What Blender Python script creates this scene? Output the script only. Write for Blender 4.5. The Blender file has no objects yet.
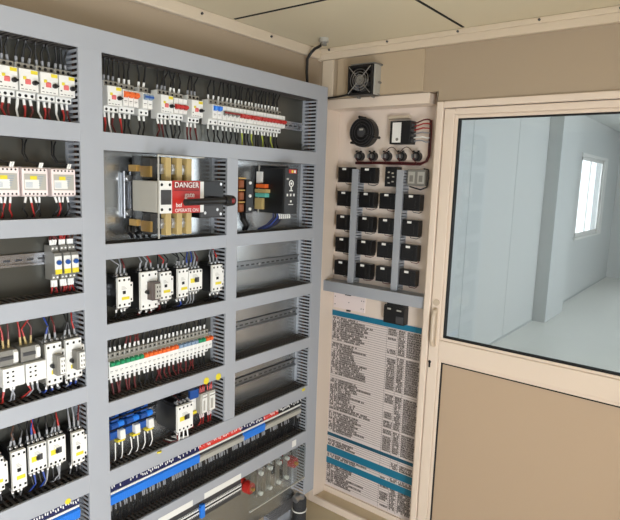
import bpy, bmesh, math, random
from mathutils import Vector, Matrix
random.seed(7)
S = bpy.context.scene
COL = S.collection
PI = math.pi

# ------------------------------------------------------------------ camera
cam_d = bpy.data.cameras.new('camera'); cam = bpy.data.objects.new('camera', cam_d); COL.objects.link(cam)
cam_d.sensor_fit = 'HORIZONTAL'; cam_d.sensor_width = 36.0; cam_d.lens = 36 * 550.45 / 620; cam_d.clip_start = .02
yaw, pit, rol = map(math.radians, (37.98354, -8.35675, 1.96173))
fw = Vector((math.cos(pit) * math.cos(yaw), math.cos(pit) * math.sin(yaw), math.sin(pit)))
rt = Vector((math.sin(yaw), -math.cos(yaw), 0)); up = rt.cross(fw)
r2 = rt * math.cos(rol) + up * math.sin(rol); u2 = -rt * math.sin(rol) + up * math.cos(rol)
mw = Matrix((r2, u2, -fw)).transposed().to_4x4(); mw.translation = (0, 0, 1.7)
cam.matrix_world = mw
S.camera = cam
# ------------------------------------------------------------------ exposure, world, daylight
S.view_settings.view_transform = 'Standard'; S.view_settings.look = 'None'
S.view_settings.gamma = 1; S.view_settings.use_curve_mapping = False
S.view_settings.exposure = 0.03
w = bpy.data.worlds.new('sky'); S.world = w; w.use_nodes = True
bg = w.node_tree.nodes['Background']; bg.inputs[0].default_value = (.88, .95, 1, 1); bg.inputs[1].default_value = 4.0


def area(name, loc, rot, sx, sy, power, col):
    l = bpy.data.lights.new(name, 'AREA'); l.shape = 'RECTANGLE'; l.size = sx; l.size_y = sy; l.energy = power; l.color = col
    o = bpy.data.objects.new(name, l); o.location = loc; o.rotation_euler = rot; COL.objects.link(o); return o


# daylight standing in the open doorway, plus added fill lamps in two unseen openings
area('daylight_doorway', (-.12, -.92, .50), (PI / 2 + .06, 0, 0), 1.0, .9, 62, (.955, .972, 1))
area('added_fill_back', (-2.33, .2, 1.55), (PI / 2, 0, -PI / 2), 1.5, .9, 5, (.92, .96, 1))  # added lamp in an unseen opening, lights the door wall head-on
area('added_fill_next_room', (6.6, -2.58, 1.55), (PI / 2, 0, 0), 5.0, 1.5, 40, (.90, .96, 1))  # added lamp in an unseen side opening, brightens the room beyond


# ------------------------------------------------------------------ materials
def lin(h):
    h = h.lstrip('#'); c = [int(h[i:i + 2], 16) / 255 for i in (0, 2, 4)]
    return tuple((x / 12.92 if x <= .04045 else ((x + .055) / 1.055) ** 2.4) for x in c) + (1,)


MATS = {}


def mat(name, col, rough=.5, metal=0, noise=0, scale=6, spec=.5, stretch=None):
    m = bpy.data.materials.new(name); m.use_nodes = True; nt = m.node_tree; b = nt.nodes['Principled BSDF']
    c = lin(col); b.inputs['Base Color'].default_value = c; b.inputs['Roughness'].default_value = rough
    b.inputs['Metallic'].default_value = metal; b.inputs['Specular IOR Level'].default_value = spec
    if noise:
        tc = nt.nodes.new('ShaderNodeTexCoord'); n = nt.nodes.new('ShaderNodeTexNoise'); r = nt.nodes.new('ShaderNodeMix'); r.data_type = 'RGBA'
        n.inputs['Scale'].default_value = scale; n.inputs['Detail'].default_value = 5
        if stretch:
            mp = nt.nodes.new('ShaderNodeMapping'); mp.inputs['Scale'].default_value = stretch
            nt.links.new(tc.outputs['Object'], mp.inputs[0]); nt.links.new(mp.outputs[0], n.inputs['Vector'])
        else:
            nt.links.new(tc.outputs['Object'], n.inputs['Vector'])
        r.inputs['A'].default_value = tuple(x * (1 - noise) for x in c[:3]) + (1,)
        r.inputs['B'].default_value = tuple(min(1, x * (1 + noise)) for x in c[:3]) + (1,)
        nt.links.new(n.outputs['Fac'], r.inputs['Factor']); nt.links.new(r.outputs['Result'], b.inputs['Base Color'])
    MATS[name] = m; return m


def glassy(name, tint, refl_rough=.02, ior=1.45, haze=0):
    m = bpy.data.materials.new(name); m.use_nodes = True; nt = m.node_tree; nt.nodes.clear()
    o = nt.nodes.new('ShaderNodeOutputMaterial'); mx = nt.nodes.new('ShaderNodeMixShader')
    t = nt.nodes.new('ShaderNodeBsdfTransparent'); g = nt.nodes.new('ShaderNodeBsdfGlossy'); lw = nt.nodes.new('ShaderNodeLayerWeight')
    lw.inputs[0].default_value = .5; pw = nt.nodes.new('ShaderNodeMath'); pw.operation = 'POWER'; pw.inputs[1].default_value = 5
    f = nt.nodes.new('ShaderNodeMath'); f.operation = 'MULTIPLY_ADD'; f.inputs[1].default_value = .96; f.inputs[2].default_value = .04
    nt.links.new(lw.outputs['Facing'], pw.inputs[0]); nt.links.new(pw.outputs[0], f.inputs[0])
    t.inputs[0].default_value = tint; g.inputs['Roughness'].default_value = refl_rough
    nt.links.new(f.outputs[0], mx.inputs[0]); nt.links.new(t.outputs[0], mx.inputs[1]); nt.links.new(g.outputs[0], mx.inputs[2])
    if haze:
        d = nt.nodes.new('ShaderNodeBsdfDiffuse'); d.inputs[0].default_value = (.8, .8, .8, 1); m2 = nt.nodes.new('ShaderNodeMixShader')
        m2.inputs[0].default_value = haze; nt.links.new(mx.outputs[0], m2.inputs[1]); nt.links.new(d.outputs[0], m2.inputs[2])
        nt.links.new(m2.outputs[0], o.inputs[0])
    else:
        nt.links.new(mx.outputs[0], o.inputs[0])
    MATS[name] = m; return m


DUCT = mat('grey_pvc', '#9ea2a9', .42, noise=.04, scale=3)
DUCT_SHADE = mat('shaded_grey_pvc', '#4d4946', .6, noise=.08, scale=4)  # darker copy of the duct grey; shade on slotted walls put into colour
DARKP = mat('dark_steel_sheet', '#62625c', .28, .6, noise=.2, scale=3, stretch=(2, 1, .5))  # darker sheet tone for some of the bays
PLATE = mat('galvanised_sheet', '#b2b5b6', .26, .85, noise=.12, scale=3, stretch=(2, 1, .5))
RAIL = mat('zinc_rail', '#c9ccd2', .25, .9)
STEEL = mat('steel', '#b8b8b8', .3, .9)
BRASS = mat('brass', '#b08d4c', .45, .5)
GOLD = mat('tan_plastic', '#b09a66', .5)
COPPER = mat('copper_winding', '#7d4526', .4, .6)
WHITE = mat('white_plastic', '#dededa', .4)
PINK = mat('pinkish_white_plastic', '#e6d8d6', .45)
LGREY = mat('light_grey_plastic', '#a9a79f', .5)
MGREY = mat('mid_grey_plastic', '#77756f', .5)
DGREY = mat('dark_grey_plastic', '#3d3d3f', .5)
BROWNP = mat('brown_grey_plastic', '#5a504c', .5)
TOPG = mat('terminal_grey', '#8b877d', .5)
BRAIL = mat('dull_zinc_rail', '#8f9294', .35, .85)
BLACK = mat('black_plastic', '#0f0f11', .42)
HOLE = mat('dark_recess', '#0a0a0a', .8)
YEL = mat('yellow_label', '#d8c832', .5)
RED = mat('red_plastic', '#b3261f', .4)
DRED = mat('dark_red', '#7c1414', .45)
PINKR = mat('pink_red_mark', '#d4696a', .5)
ORANGE = mat('orange_plastic', '#e0662a', .45)
GREEN = mat('green_plastic', '#1f8a5c', .45)
BLUEG = mat('grey_blue_plastic', '#7d93ac', .45)
BLUE = mat('blue_plastic', '#2577da', .4)
DBLUE = mat('deep_blue_plastic', '#1d4c94', .4)
LBLUE = mat('pale_blue_plastic', '#6aa0d8', .4)
MRED = mat('red_marker', '#d0382c', .45)
NAVY = mat('navy_marker', '#1a1e4c', .5)
TEAL = mat('teal_plastic', '#5fb0a4', .5)
W_BLACK = mat('black_wire', '#121214', .45)
W_RED = mat('red_wire', '#a02420', .45)
W_DRED = mat('maroon_wire', '#5a1718', .45)
W_BLUE = mat('blue_wire', '#26408f', .45)
W_GREY = mat('grey_wire', '#8a8c90', .45)
W_BROWN = mat('brown_wire', '#54392c', .45)
W_WHITE = mat('white_sleeve', '#e4e4e0', .5)
W_YG = mat('yellow_green_wire', '#a5b043', .45)
CREAM = mat('cream_paint', '#d2c3ad', .38, noise=.03, scale=2)
FRAME = mat('cream_door_paint', '#e0d0c0', .34, noise=.02, scale=2)
HANDLE = mat('beige_handle', '#c4b39e', .4)
BOARD = mat('board_paint', '#b3a188', .5)
TAN = mat('tan_wall_paint', '#a79680', .55, noise=.05, scale=1.5)
DOORP = mat('tan_door_panel', '#b7a189', .42, noise=.05, scale=1.2)
CEIL = mat('ceiling_panel', '#d8ceb4', .45, noise=.04, scale=1)
PANELW = mat('panel_enamel', '#e0d1c4', .4, noise=.03, scale=3)
PAPER = mat('printed_sheet', '#d3c9c6', .6)
INK = mat('ink', '#57504d', .8)
BAND = mat('blue_band', '#11708f', .5)
DBAND = mat('dark_blue_band', '#0f4f66', .5)
SILL = mat('sill_paint', '#cdbb9c', .5)
FLOOR = mat('floor_vinyl', '#c4b596', .5, noise=.08, scale=2)
SEAM = mat('wall_seam', '#aeb4b4', .5)
NEXTW = mat('white_wall', '#c6cac9', .45, noise=.02, scale=1)
NEXTF = mat('white_floor', '#e6e6e0', .35, noise=.05, scale=1.2)
LENS = glassy('tinted_glass', (.962, .968, .970, 1))
CLEAR = glassy('clear_shield_plastic', (.96, .96, .95, 1), .04, 1.5)
ACRYL = glassy('clear_acrylic', (.90, .92, .91, 1), .05, 1.5, .03)


# ------------------------------------------------------------------ mesh helper
BACK = None      # depth at which a device's back rests on its rail or panel


class MB:
    def __init__(s): s.v = []; s.f = []; s.m = []; s.mats = []
    def mi(s, m):
        if m not in s.mats: s.mats.append(m)
        return s.mats.index(m)
    def box(s, x0, x1, y0, y1, z0, z1, m):
        b = len(s.v); k = s.mi(m)
        s.v += [(x, y, z) for z in (z0, z1) for y in (y0, y1) for x in (x0, x1)]
        for q in ((0, 2, 3, 1), (4, 5, 7, 6), (0, 1, 5, 4), (2, 6, 7, 3), (0, 4, 6, 2), (1, 3, 7, 5)):
            s.f.append(tuple(b + i for i in q)); s.m.append(k)
        return s
    def prism(s, poly, x0, x1, m, caps=None):
        """poly: (y,z) outline, extruded along x"""
        n = len(poly); b = len(s.v); k = s.mi(m)
        s.v += [(x0, y, z) for y, z in poly] + [(x1, y, z) for y, z in poly]
        for i in range(n):
            j = (i + 1) % n; s.f.append((b + i, b + j, b + n + j, b + n + i)); s.m.append(k)
        s.f.append(tuple(b + i for i in range(n - 1, -1, -1))); s.m.append(k)
        s.f.append(tuple(b + n + i for i in range(n))); s.m.append(k)
        return s
    def tube(s, pts, r, m, n=6, cap=True, m2=None, upto=0):
        pts = [Vector(p) for p in pts]; b = len(s.v); k = s.mi(m); k2 = s.mi(m2) if m2 else k
        prev = None
        for i, p in enumerate(pts):
            d = (pts[min(i + 1, len(pts) - 1)] - pts[max(i - 1, 0)]).normalized()
            if prev is None:
                a = d.orthogonal().normalized()
            else:
                a = (prev - d * prev.dot(d))
                a = a.normalized() if a.length > 1e-6 else d.orthogonal().normalized()
            prev = a; c = d.cross(a)
            rr = r[i] if isinstance(r, (list, tuple)) else r
            for q in range(n):
                t = 2 * PI * q / n; s.v.append(tuple(p + (a * math.cos(t) + c * math.sin(t)) * rr))
        for i in range(len(pts) - 1):
            for q in range(n):
                s.f.append((b + i * n + q, b + i * n + (q + 1) % n, b + (i + 1) * n + (q + 1) % n, b + (i + 1) * n + q))
                s.m.append(k2 if i < upto else k)
        if cap:
            s.f.append(tuple(b + q for q in range(n - 1, -1, -1))); s.m.append(k2 if upto else k)
            e = b + (len(pts) - 1) * n; s.f.append(tuple(e + q for q in range(n))); s.m.append(k)
        return s
    def cyl(s, p0, p1, r, m, n=12): return s.tube([p0, p1], r, m, n)
    def ring(s, c, R, r, m, axis='y', n=24, k=8):
        pts = []
        b = len(s.v); mi = s.mi(m)
        for i in range(n):
            t = 2 * PI * i / n
            for j in range(k):
                u = 2 * PI * j / k; q = R + r * math.cos(u); h = r * math.sin(u)
                p = {'y': (q * math.cos(t), h, q * math.sin(t)), 'z': (q * math.cos(t), q * math.sin(t), h)}[axis]
                s.v.append((c[0] + p[0], c[1] + p[1], c[2] + p[2]))
        for i in range(n):
            for j in range(k):
                s.f.append((b + i * k + j, b + i * k + (j + 1) % k, b + ((i + 1) % n) * k + (j + 1) % k, b + ((i + 1) % n) * k + j)); s.m.append(mi)
        return s
    def mesh(s, name):
        if BACK is not None: s.v = [(x, min(y, BACK), z) for x, y, z in s.v]
        me = bpy.data.meshes.new(name); me.from_pydata(s.v, [], s.f)
        for m in s.mats: me.materials.append(m)
        me.polygons.foreach_set('material_index', s.m)
        bm = bmesh.new(); bm.from_mesh(me); bmesh.ops.recalc_face_normals(bm, faces=bm.faces); bm.to_mesh(me); bm.free()
        me.update(); return me


def link(name, me, parent=None, loc=(0, 0, 0), bevel=0, label=None, smooth=False):
    o = bpy.data.objects.new(name, me); COL.objects.link(o); o.location = loc
    if parent: o.parent = parent
    if label: o['label'] = label
    if bevel:
        b = o.modifiers.new('bevel', 'BEVEL'); b.width = bevel; b.segments = 2; b.limit_method = 'ANGLE'; b.angle_limit = .7
    if smooth:
        for p in me.polygons: p.use_smooth = True
    return o


def part(parent, name, mb, bevel=0, label=None, loc=(0, 0, 0), smooth=False):
    return link(name, mb if isinstance(mb, bpy.types.Mesh) else mb.mesh(name), parent, loc, bevel, label, smooth)


CACHE = {}


def cached(key, fn):
    if key not in CACHE: CACHE[key] = fn().mesh(str(key[0] if isinstance(key, tuple) else key))
    return CACHE[key]


def thing(name, loc, label, cat, group=None, rz=0):
    o = bpy.data.objects.new(name, None); COL.objects.link(o); o.location = loc; o.rotation_euler = (0, 0, rz); o.empty_display_size = .02
    o['label'] = label; o['category'] = cat
    if group: o['group'] = group
    return o


def tag(o, label, cat, group=None):
    o['label'] = label; o['category'] = cat
    if group: o['group'] = group
    return o


def struct(name, mb, bevel=0, parent=None):
    o = link(name, mb.mesh(name), parent, bevel=bevel)
    if not parent: o['kind'] = 'structure'
    return o


def lettering(parent, body, size, m, loc, rot=(PI / 2, 0, 0), name='lettering', squeeze=1):
    c = bpy.data.curves.new('font', 'FONT'); c.body = body; c.size = size; c.align_x = 'CENTER'; c.align_y = 'CENTER'; c.extrude = .0003
    t = bpy.data.objects.new('font', c); COL.objects.link(t)
    dg = bpy.context.evaluated_depsgraph_get(); me = bpy.data.meshes.new_from_object(t.evaluated_get(dg))
    bpy.data.objects.remove(t); me.materials.clear(); me.materials.append(m)
    o = link(name, me, parent, loc); o.rotation_euler = rot; o.scale = (squeeze, 1, 1); return o


ORD = ['first', 'second', 'third', 'fourth', 'fifth', 'sixth', 'seventh', 'eighth', 'ninth', 'tenth', 'eleventh', 'twelfth', 'thirteenth', 'fourteenth',
       'fifteenth', 'sixteenth', 'seventeenth', 'eighteenth', 'nineteenth', 'twentieth']
TENS = {20: 'twenty', 30: 'thirty', 40: 'forty', 50: 'fifty', 60: 'sixty', 70: 'seventy', 80: 'eighty'}


def ordinal(i):
    if i < 20: return ORD[i]
    n = i + 1; t = n // 10 * 10
    return TENS[t][:-1] + 'ieth' if n == t else TENS[t] + '-' + ORD[n - t - 1]


# ================================================================== SETTING
XB, YA, ZC = 2.175, 1.675, 2.307            # wall with the door, wall behind the rack, ceiling
XR, YR = -2.25, -.85                       # the two walls behind the camera
m = MB(); m.box(XR - .1, 2.285, YR - .1, YA + .1, -.06, 0, FLOOR); struct('floor', m)
m = MB(); m.box(XR - .1, 2.285, YR - .1, YA + .1, ZC, ZC + .06, CEIL)
struct('ceiling', m)
m = MB()
for xj in (.36, 1.578): m.box(xj - .005, xj + .005, YR, YA - .03, ZC - .002, ZC + .001, HOLE)
for a, b in ((1.60, 2.13), (.38, 1.56)): m.box(a, b, .939, .949, ZC - .002, ZC + .001, HOLE)
struct('trim_5', m)
m = MB(); m.box(XR, 2.4, YA, YA + .1, 0, 2.36, TAN); struct('wall_left', m)
# wall with the door: built around the door opening and the instrument recess
m = MB()
m.box(XB, 2.285, YR, .04, 0, ZC, TAN)
m.box(XB, 2.285, .04, YA, 2.078, ZC, TAN)
m.box(XB, 2.285, 1.652, YA, 0, 2.078, CREAM)
m.box(XB, 2.285, 1.052, 1.056, 0, 2.078, CREAM)
m.box(XB, 2.285, .04, 1.056, 2.036, 2.078, TAN)
struct('wall_front', m)
m = MB()
m.box(XR, -.67, YR - .1, YR, 0, ZC, TAN); m.box(.43, XB, YR - .1, YR, 0, ZC, TAN); m.box(-.67, .43, YR - .1, YR, 2.1, ZC, TAN)
struct('wall_right', m)
m = MB()
m.box(XR - .1, XR, YR, -.6, 0, ZC, TAN); m.box(XR - .1, XR, 1.0, YA, 0, ZC, TAN)
m.box(XR - .1, XR, -.6, 1.0, 0, 1.05, TAN); m.box(XR - .1, XR, -.6, 1.0, 2.05, ZC, TAN)
struct('wall_back', m)
# ceiling trims
m = MB(); m.box(XR, 2.15, YA - .02, YA - .0005, 2.262, ZC - .0005, CREAM); struct('trim_1', m, .003)
m = MB(); m.prism([(0, 0)], 0, 0, CREAM) if False else None
m = MB()
m.box(XB - .022, XB - .0005, YR, YA, 2.257, ZC - .0005, CREAM); m.box(XB - .034, XB - .022, YR, YA - .02, 2.285, ZC - .0005, CREAM)
struct('trim_2', m, .003)
m = MB()
m.box(XB - .012, XB - .0005, 1.12, 1.565, 2.082, 2.256, BOARD); m.box(XB - .012, XB - .0005, 1.592, 1.653, 2.082, 2.256, CREAM); struct('trim_3', m, .002)
m = MB()
for x in (.55, 1.0, 1.42, 1.80): m.cyl((x, YA - .026, 2.290), (x, YA - .0195, 2.290), .0045, DGREY, 10)
for y in (1.60, 1.29, .97, .66, .40): m.cyl((XB - .040, y, 2.296), (XB - .0335, y, 2.296), .0045, DGREY, 10)
struct('trim_4', m)

# next room behind the glass
NX0, NX1, NYL, NYR, NZ = 2.285, 11.97, 1.98, -2.5, 2.75
m = MB(); m.box(NX0, NX1 + .1, NYR - .1, NYL + .1, -.06, 0, NEXTF); struct('floor_adjoining', m)
m = MB(); m.box(NX0, NX1 + .1, NYR - .1, NYL + .1, NZ, NZ + .06, NEXTW); struct('ceiling_adjoining', m)
m = MB(); WX0, WX1, WZ0, WZ1 = 9.0, 10.55, .96, 2.17
m.box(NX0, WX0, NYL, NYL + .1, 0, NZ, NEXTW); m.box(WX1, NX1, NYL, NYL + .1, 0, NZ, NEXTW)
m.box(WX0, WX1, NYL, NYL + .1, 0, WZ0, NEXTW); m.box(WX0, WX1, NYL, NYL + .1, WZ1, NZ, NEXTW)
for x in (3.6, 4.85, 6.1): m.box(x - .004, x + .004, NYL - .002, NYL + .001, 0, NZ, SEAM)
m.box(NX0, NX1, NYL - .008, NYL + .001, 0, .02, SEAM)
struct('wall_adjoining_left', m)
m = MB(); m.box(NX1, NX1 + .1, NYR, NYL + .1, 0, NZ, NEXTW); struct('wall_adjoining_far', m)
m = MB(); m.box(7.2, 8.05, 1.82, NYL, 0, NZ, NEXTW); struct('pillar', m, .004)
m = MB()
m.box(NX0, 4.0, NYR - .1, NYR, 0, NZ, NEXTW); m.box(9.2, NX1, NYR - .1, NYR, 0, NZ, NEXTW)
m.box(4, 9.2, NYR - .1, NYR, 0, .8, NEXTW); m.box(4, 9.2, NYR - .1, NYR, 2.3, NZ, NEXTW)
struct('wall_adjoining_right', m)
m = MB(); m.box(NX0, NX0 + .01, YA + .1, NYL, 0, NZ, NEXTW); m.box(NX0, NX0 + .01, NYR, YA + .1, 2.36, NZ, NEXTW); m.box(NX0, NX0 + .01, NYR, YR, 0, NZ, NEXTW)
struct('wall_adjoining_near', m)
win = bpy.data.objects.new('window_1', None); COL.objects.link(win); win['kind'] = 'structure'
m = MB()
for a, b in ((WX0, WX0 + .05), (WX1 - .05, WX1), (9.62, 9.66)): m.box(a, b, NYL - .004, NYL + .012, WZ0, WZ1, WHITE)
m.box(WX0, WX1, NYL - .004, NYL + .012, WZ0, WZ0 + .06, WHITE); m.box(WX0, WX1, NYL - .004, NYL + .012, WZ1 - .05, WZ1, WHITE)
m.box(WX0 - .05, WX1 + .25, NYL - .03, NYL - .001, WZ0 - .04, WZ0 - .005, WHITE); m.box(WX1 + .02, WX1 + .25, NYL - .03, NYL - .001, WZ0 - .005, WZ1 + .05, WHITE)
m.box(WX0 - .05, WX1 + .02, NYL - .03, NYL - .001, WZ1 + .005, WZ1 + .05, WHITE)
part(win, 'window_frame', m, .002)
m = MB(); m.box(WX0 + .05, WX1 - .05, NYL + .002, NYL + .006, WZ0 + .06, WZ1 - .05, LENS); part(win, 'window_pane', m)

# ------------------------------------------------------------------ glazed door (faces -X; local x = -Y, local y = +X)
door = bpy.data.objects.new('door_1', None); COL.objects.link(door); door['kind'] = 'structure'; door.location = (XB, 0, 0); door.rotation_euler = (0, 0, -PI / 2)
L, R = -1.051, -.041
m = MB()     # jamb
m.box(L, L + .030, -.012, .10, .0, 2.035, FRAME); m.box(R - .03, R, -.012, .10, 0, 2.035, FRAME); m.box(L + .03, R - .03, -.012, .10, 2.008, 2.035, FRAME)
part(door, 'door_frame', m, .004)
m = MB(); a, b = L + .033, R - .033
m.box(a, -.972, -.006, .04, .012, 2.005, FRAME); m.box(-.12, b, -.006, .04, .012, 2.005, FRAME)
m.box(-.972, -.12, -.006, .04, 1.979, 2.005, FRAME); m.box(-.972, -.12, -.006, .04, .945, 1.030, FRAME); m.box(-.972, -.12, -.006, .04, .012, .10, FRAME)
part(door, 'door_leaf', m, .004)
m = MB()
for z0, z1 in ((1.030, 1.979), (.10, .945)):
    m.box(-.972, -.958, .0, .03, z0, z1, FRAME); m.box(-.134, -.12, .0, .03, z0, z1, FRAME)
    m.box(-.958, -.134, .0, .03, z1 - .014, z1, FRAME); m.box(-.958, -.134, .0, .03, z0, z0 + .012, FRAME)
part(door, 'glazing_bead', m, .003)
m = MB()
for z0, z1 in ((1.042, 1.965), (.112, .931)):
    m.box(-.958, -.953, .002, .028, z0, z1, HOLE); m.box(-.139, -.134, .002, .028, z0, z1, HOLE)
    m.box(-.953, -.139, .002, .028, z1 - .005, z1, HOLE); m.box(-.953, -.139, .002, .028, z0, z0 + .005, HOLE)
part(door, 'gasket', m, label='black rubber gasket')
m = MB(); m.box(-.953, -.139, .012, .018, 1.047, 1.960, LENS); part(door, 'glass_pane', m)
m = MB(); m.box(-.953, -.139, .010, .024, .117, .926, DOORP); part(door, 'lower_panel', m)
m = MB()
hp = [(-.994, -.006, 1.162), (-.994, -.024, 1.156), (-.994, -.030, 1.135), (-.994, -.030, 1.03), (-.994, -.024, 1.010), (-.994, -.006, 1.004)]
m.tube(hp, .0095, HANDLE, 10); m.box(-1.003, -.985, -.010, -.006, .998, 1.168, HANDLE); m.cyl((-.994, -.012, 1.193), (-.994, -.006, 1.193), .014, HANDLE, 16)
part(door, 'handle', m, smooth=False, label='beige pull handle')
m = MB(); m.cyl((-1.008, -.007, .925), (-1.008, -.0055, .925), .007, HOLE, 12); m.box(-1.0125, -1.0035, -.007, -.0055, .900, .925, HOLE); part(door, 'keyhole', m)

# ================================================================== WIRING RACK
PY = 1.585
rack = thing('wiring_rack', (1.2, PY, 0), 'large grey duct-lined wiring panel mounted along the left wall', 'control panel')
RX, RY = 1.2, PY


def rbox(m, x0, x1, y0, y1, z0, z1, mt): m.box(x0 - RX, x1 - RX, y0 - RY, y1 - RY, z0, z1, mt)


for a, b, c, d, mt in ((.40, .88, .145, 2.09, DARKP), (.88, 1.44, 1.46, 1.79, PLATE), (.88, 1.44, .96, 1.46, DARKP), (.88, 1.44, .145, .96, PLATE), (.88, 2.005, 1.79, 2.09, DARKP), (1.44, 2.005, .145, 1.79, PLATE)):
    m = MB(); rbox(m, a, b, PY, PY + .006, c, d, mt); part(rack, 'mounting_plate', m)
m = MB()
for z in (.3, 1.1, 1.95): rbox(m, .42, 2.0, PY + .006, YA - .001, z - .02, z + .02, DGREY)
part(rack, 'standoff_frame', m)


def bundle(d, x0, x1, z0, z1, flat):
    m = MB()
    for k in range(7):
        o = -.058 + .014 * (k % 4); c = W_BLACK if k % 3 else W_BROWN
        if flat:
            z = (z0 + z1) / 2 + (.009 if k < 4 else -.009); m.cyl((x0 + .004 - RX, o, z), (x1 - .004 - RX, o, z), .0085, c, 6)
        else:
            x = (x0 + x1) / 2 + (.013 if k < 4 else -.013) - RX; m.cyl((x, o, z0 + .01), (x, o, z1 - .01), .0105, c, 6)
    o = part(d, 'cable_bundle', m, label='dark cables seen through the slots'); o['kind'] = 'stuff'


def hduct(x0, x1, z0, z1, yb=PY, yf=1.5):
    m = MB(); t = .002; pitch = .0165; fwid = .0068
    rbox(m, x0, x1, yb - .002, yb, z0, z1, DUCT_SHADE)
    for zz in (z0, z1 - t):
        rbox(m, x0, x1, yb - .014, yb - .002, zz, zz + t, DUCT_SHADE); rbox(m, x0, x1, yf + .004, yf + .010, zz, zz + t, DUCT_SHADE)
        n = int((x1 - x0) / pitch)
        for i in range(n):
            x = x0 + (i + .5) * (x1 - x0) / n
            rbox(m, x - fwid / 2, x + fwid / 2, yf + .010, yb - .014, zz, zz + t, DUCT_SHADE)
    d = part(rack, 'wiring_duct', m); bundle(d, x0, x1, z0, z1, True)
    c = MB(); rbox(c, x0 + .0005, x1 - .0005, yf, yf + .003, z0 - .001, z1 + .001, DUCT)
    rbox(c, x0 + .0005, x1 - .0005, yf + .003, yf + .009, z0 - .001, z0 + .0005, DUCT); rbox(c, x0 + .0005, x1 - .0005, yf + .003, yf + .009, z1 - .0005, z1 + .001, DUCT)
    part(d, 'duct_cover', c, .0012)
    return d


def vduct(x0, x1, z0, z1, yb=PY, yf=1.5, gaps=()):
    m = MB(); t = .002; pitch = .0150; fwid = .0068
    rbox(m, x0, x1, yb - .002, yb, z0, z1, DUCT)
    for xx in (x0, x1 - t):
        rbox(m, xx, xx + t, yb - .014, yb - .002, z0, z1, DUCT); rbox(m, xx, xx + t, yf + .004, yf + .010, z0, z1, DUCT)
        n = int((z1 - z0) / pitch)
        for i in range(n):
            z = z0 + (i + .5) * (z1 - z0) / n
            rbox(m, xx, xx + t, yf + .010, yb - .014, z - fwid / 2, z + fwid / 2, DUCT)
    d = part(rack, 'wiring_duct', m); bundle(d, x0, x1, z0, z1, False)
    c = MB(); rbox(c, x0 - .001, x1 + .001, yf - .0005, yf + .003, z0, z1, DUCT)
    part(d, 'duct_cover', c, .0012)
    return d


ZT0, ZT1 = 2.041, 2.100
hduct(.40, 2.008, ZT0, ZT1)
vduct(.846, .916, .16, ZT0)
vduct(1.413, 1.466, .752, 1.764)
vduct(1.940, 2.008, .20, ZT0)
vduct(.40, .45, .16, ZT0)
for z0, z1 in ((1.784, 1.833), (1.521, 1.567), (1.295, 1.345), (1.008, 1.056), (.710, .768)): hduct(.45, .846, z0, z1)
hduct(.916, 1.940, 1.765, 1.816); hduct(.916, 1.940, .698, .750); hduct(.916, 1.940, .470, .526)
for z0, z1 in ((1.438, 1.483), (1.186, 1.234), (.935, .980)):
    hduct(.916, 1.413, z0, z1); hduct(1.466, 1.940, z0, z1)


def rail(x0, x1, z):
    m = MB(); h = .0175; RAIL = BRAIL if x0 > 1.4 else MATS['zinc_rail']
    for s in (-1, 1):
        a, b = sorted((z + s * h, z + s * (h - .005))); rbox(m, x0, x1, PY - .0085, PY - .007, a, b, RAIL)
        a, b = sorted((z + s * (h - .005), z + s * (h - .0065))); rbox(m, x0, x1, PY - .0085, PY - .001, a, b, RAIL)
    rbox(m, x0, x1, PY - .002, PY - .0003, z - h + .0065, z + h - .0065, RAIL)
    n = int((x1 - x0) / .03)
    for i in range(n):
        x = x0 + (i + .5) * (x1 - x0) / n; rbox(m, x - .009, x + .009, PY - .0026, PY - .0018, z - .003, z + .003, DGREY)
    o = part(rack, 'din_rail', m)
    return o


for x0, x1, z in ((.46, .842, 1.932), (.46, .842, 1.667), (.46, .842, 1.447), (.46, .842, 1.158), (.46, .842, .88), (.46, .842, .655),
                  (.92, 1.936, 1.925), (.92, 1.409, 1.325), (.92, 1.409, 1.083), (.92, 1.409, .868), (.92, 1.936, .645), (.92, 1.55, .40),
                  (1.47, 1.936, 1.341), (1.47, 1.936, 1.091), (1.47, 1.936, .848)):
    rail(x0, x1, z)
for x, z in ((1.68, 1.338), (1.68, 1.09), (1.90, 1.095), (1.68, .85), (1.905, .855), (1.66, .84 + .06), (1.25, 1.5 + .2)):
    m = MB(); m.cyl((x - RX, -.004, z), (x - RX, .0, z), .006, STEEL, 10); part(rack, 'screw', m)
# threaded bracket beside the isolator
m = MB()
for x in (1.03, 1.053): m.cyl((x - RX, -.014, 1.555), (x - RX, -.014, 1.705), .004, RAIL, 8)
rbox(m, 1.024, 1.062, PY - .010, PY - .002, 1.56, 1.70, RAIL)
for z in (1.572, 1.683): m.cyl((1.041 - RX, -.03, z), (1.041 - RX, 0, z), .011, STEEL, 8)
part(rack, 'mounting_bracket', m)


def sticker(x0, x1, z0, z1, mt, name='sticker', parent=rack):
    m = MB(); rbox(m, x0, x1, 1.4985, 1.4995, z0, z1, mt); return part(parent, name, m)


for x in (1.318, 1.378): 
    m = MB(); m.cyl((x - RX, 1.4985 - RY, .944), (x - RX, 1.4995 - RY, .944), .013, YEL, 16); part(rack, 'sticker', m, label='round yellow sticker')
m = MB(); m.cyl((1.105 - RX, 1.4985 - RY, .742), (1.105 - RX, 1.4995 - RY, .747), .009, YEL, 16); part(rack, 'sticker', m, label='small yellow sticker')
m = MB(); m.cyl((.775 - RX, 1.4985 - RY, .714), (.775 - RX, 1.4995 - RY, .714), .009, YEL, 16); part(rack, 'sticker', m, label='small yellow sticker')
sticker(1.312, 1.508, .470, .494, WHITE, 'marker_strip'); sticker(1.10, 1.255, .470, .494, WHITE, 'marker_strip')
sticker(1.834, 1.862, .482, .512, WHITE)
sticker(1.895, 1.915, .745 - .012, .745, YEL)

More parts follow.
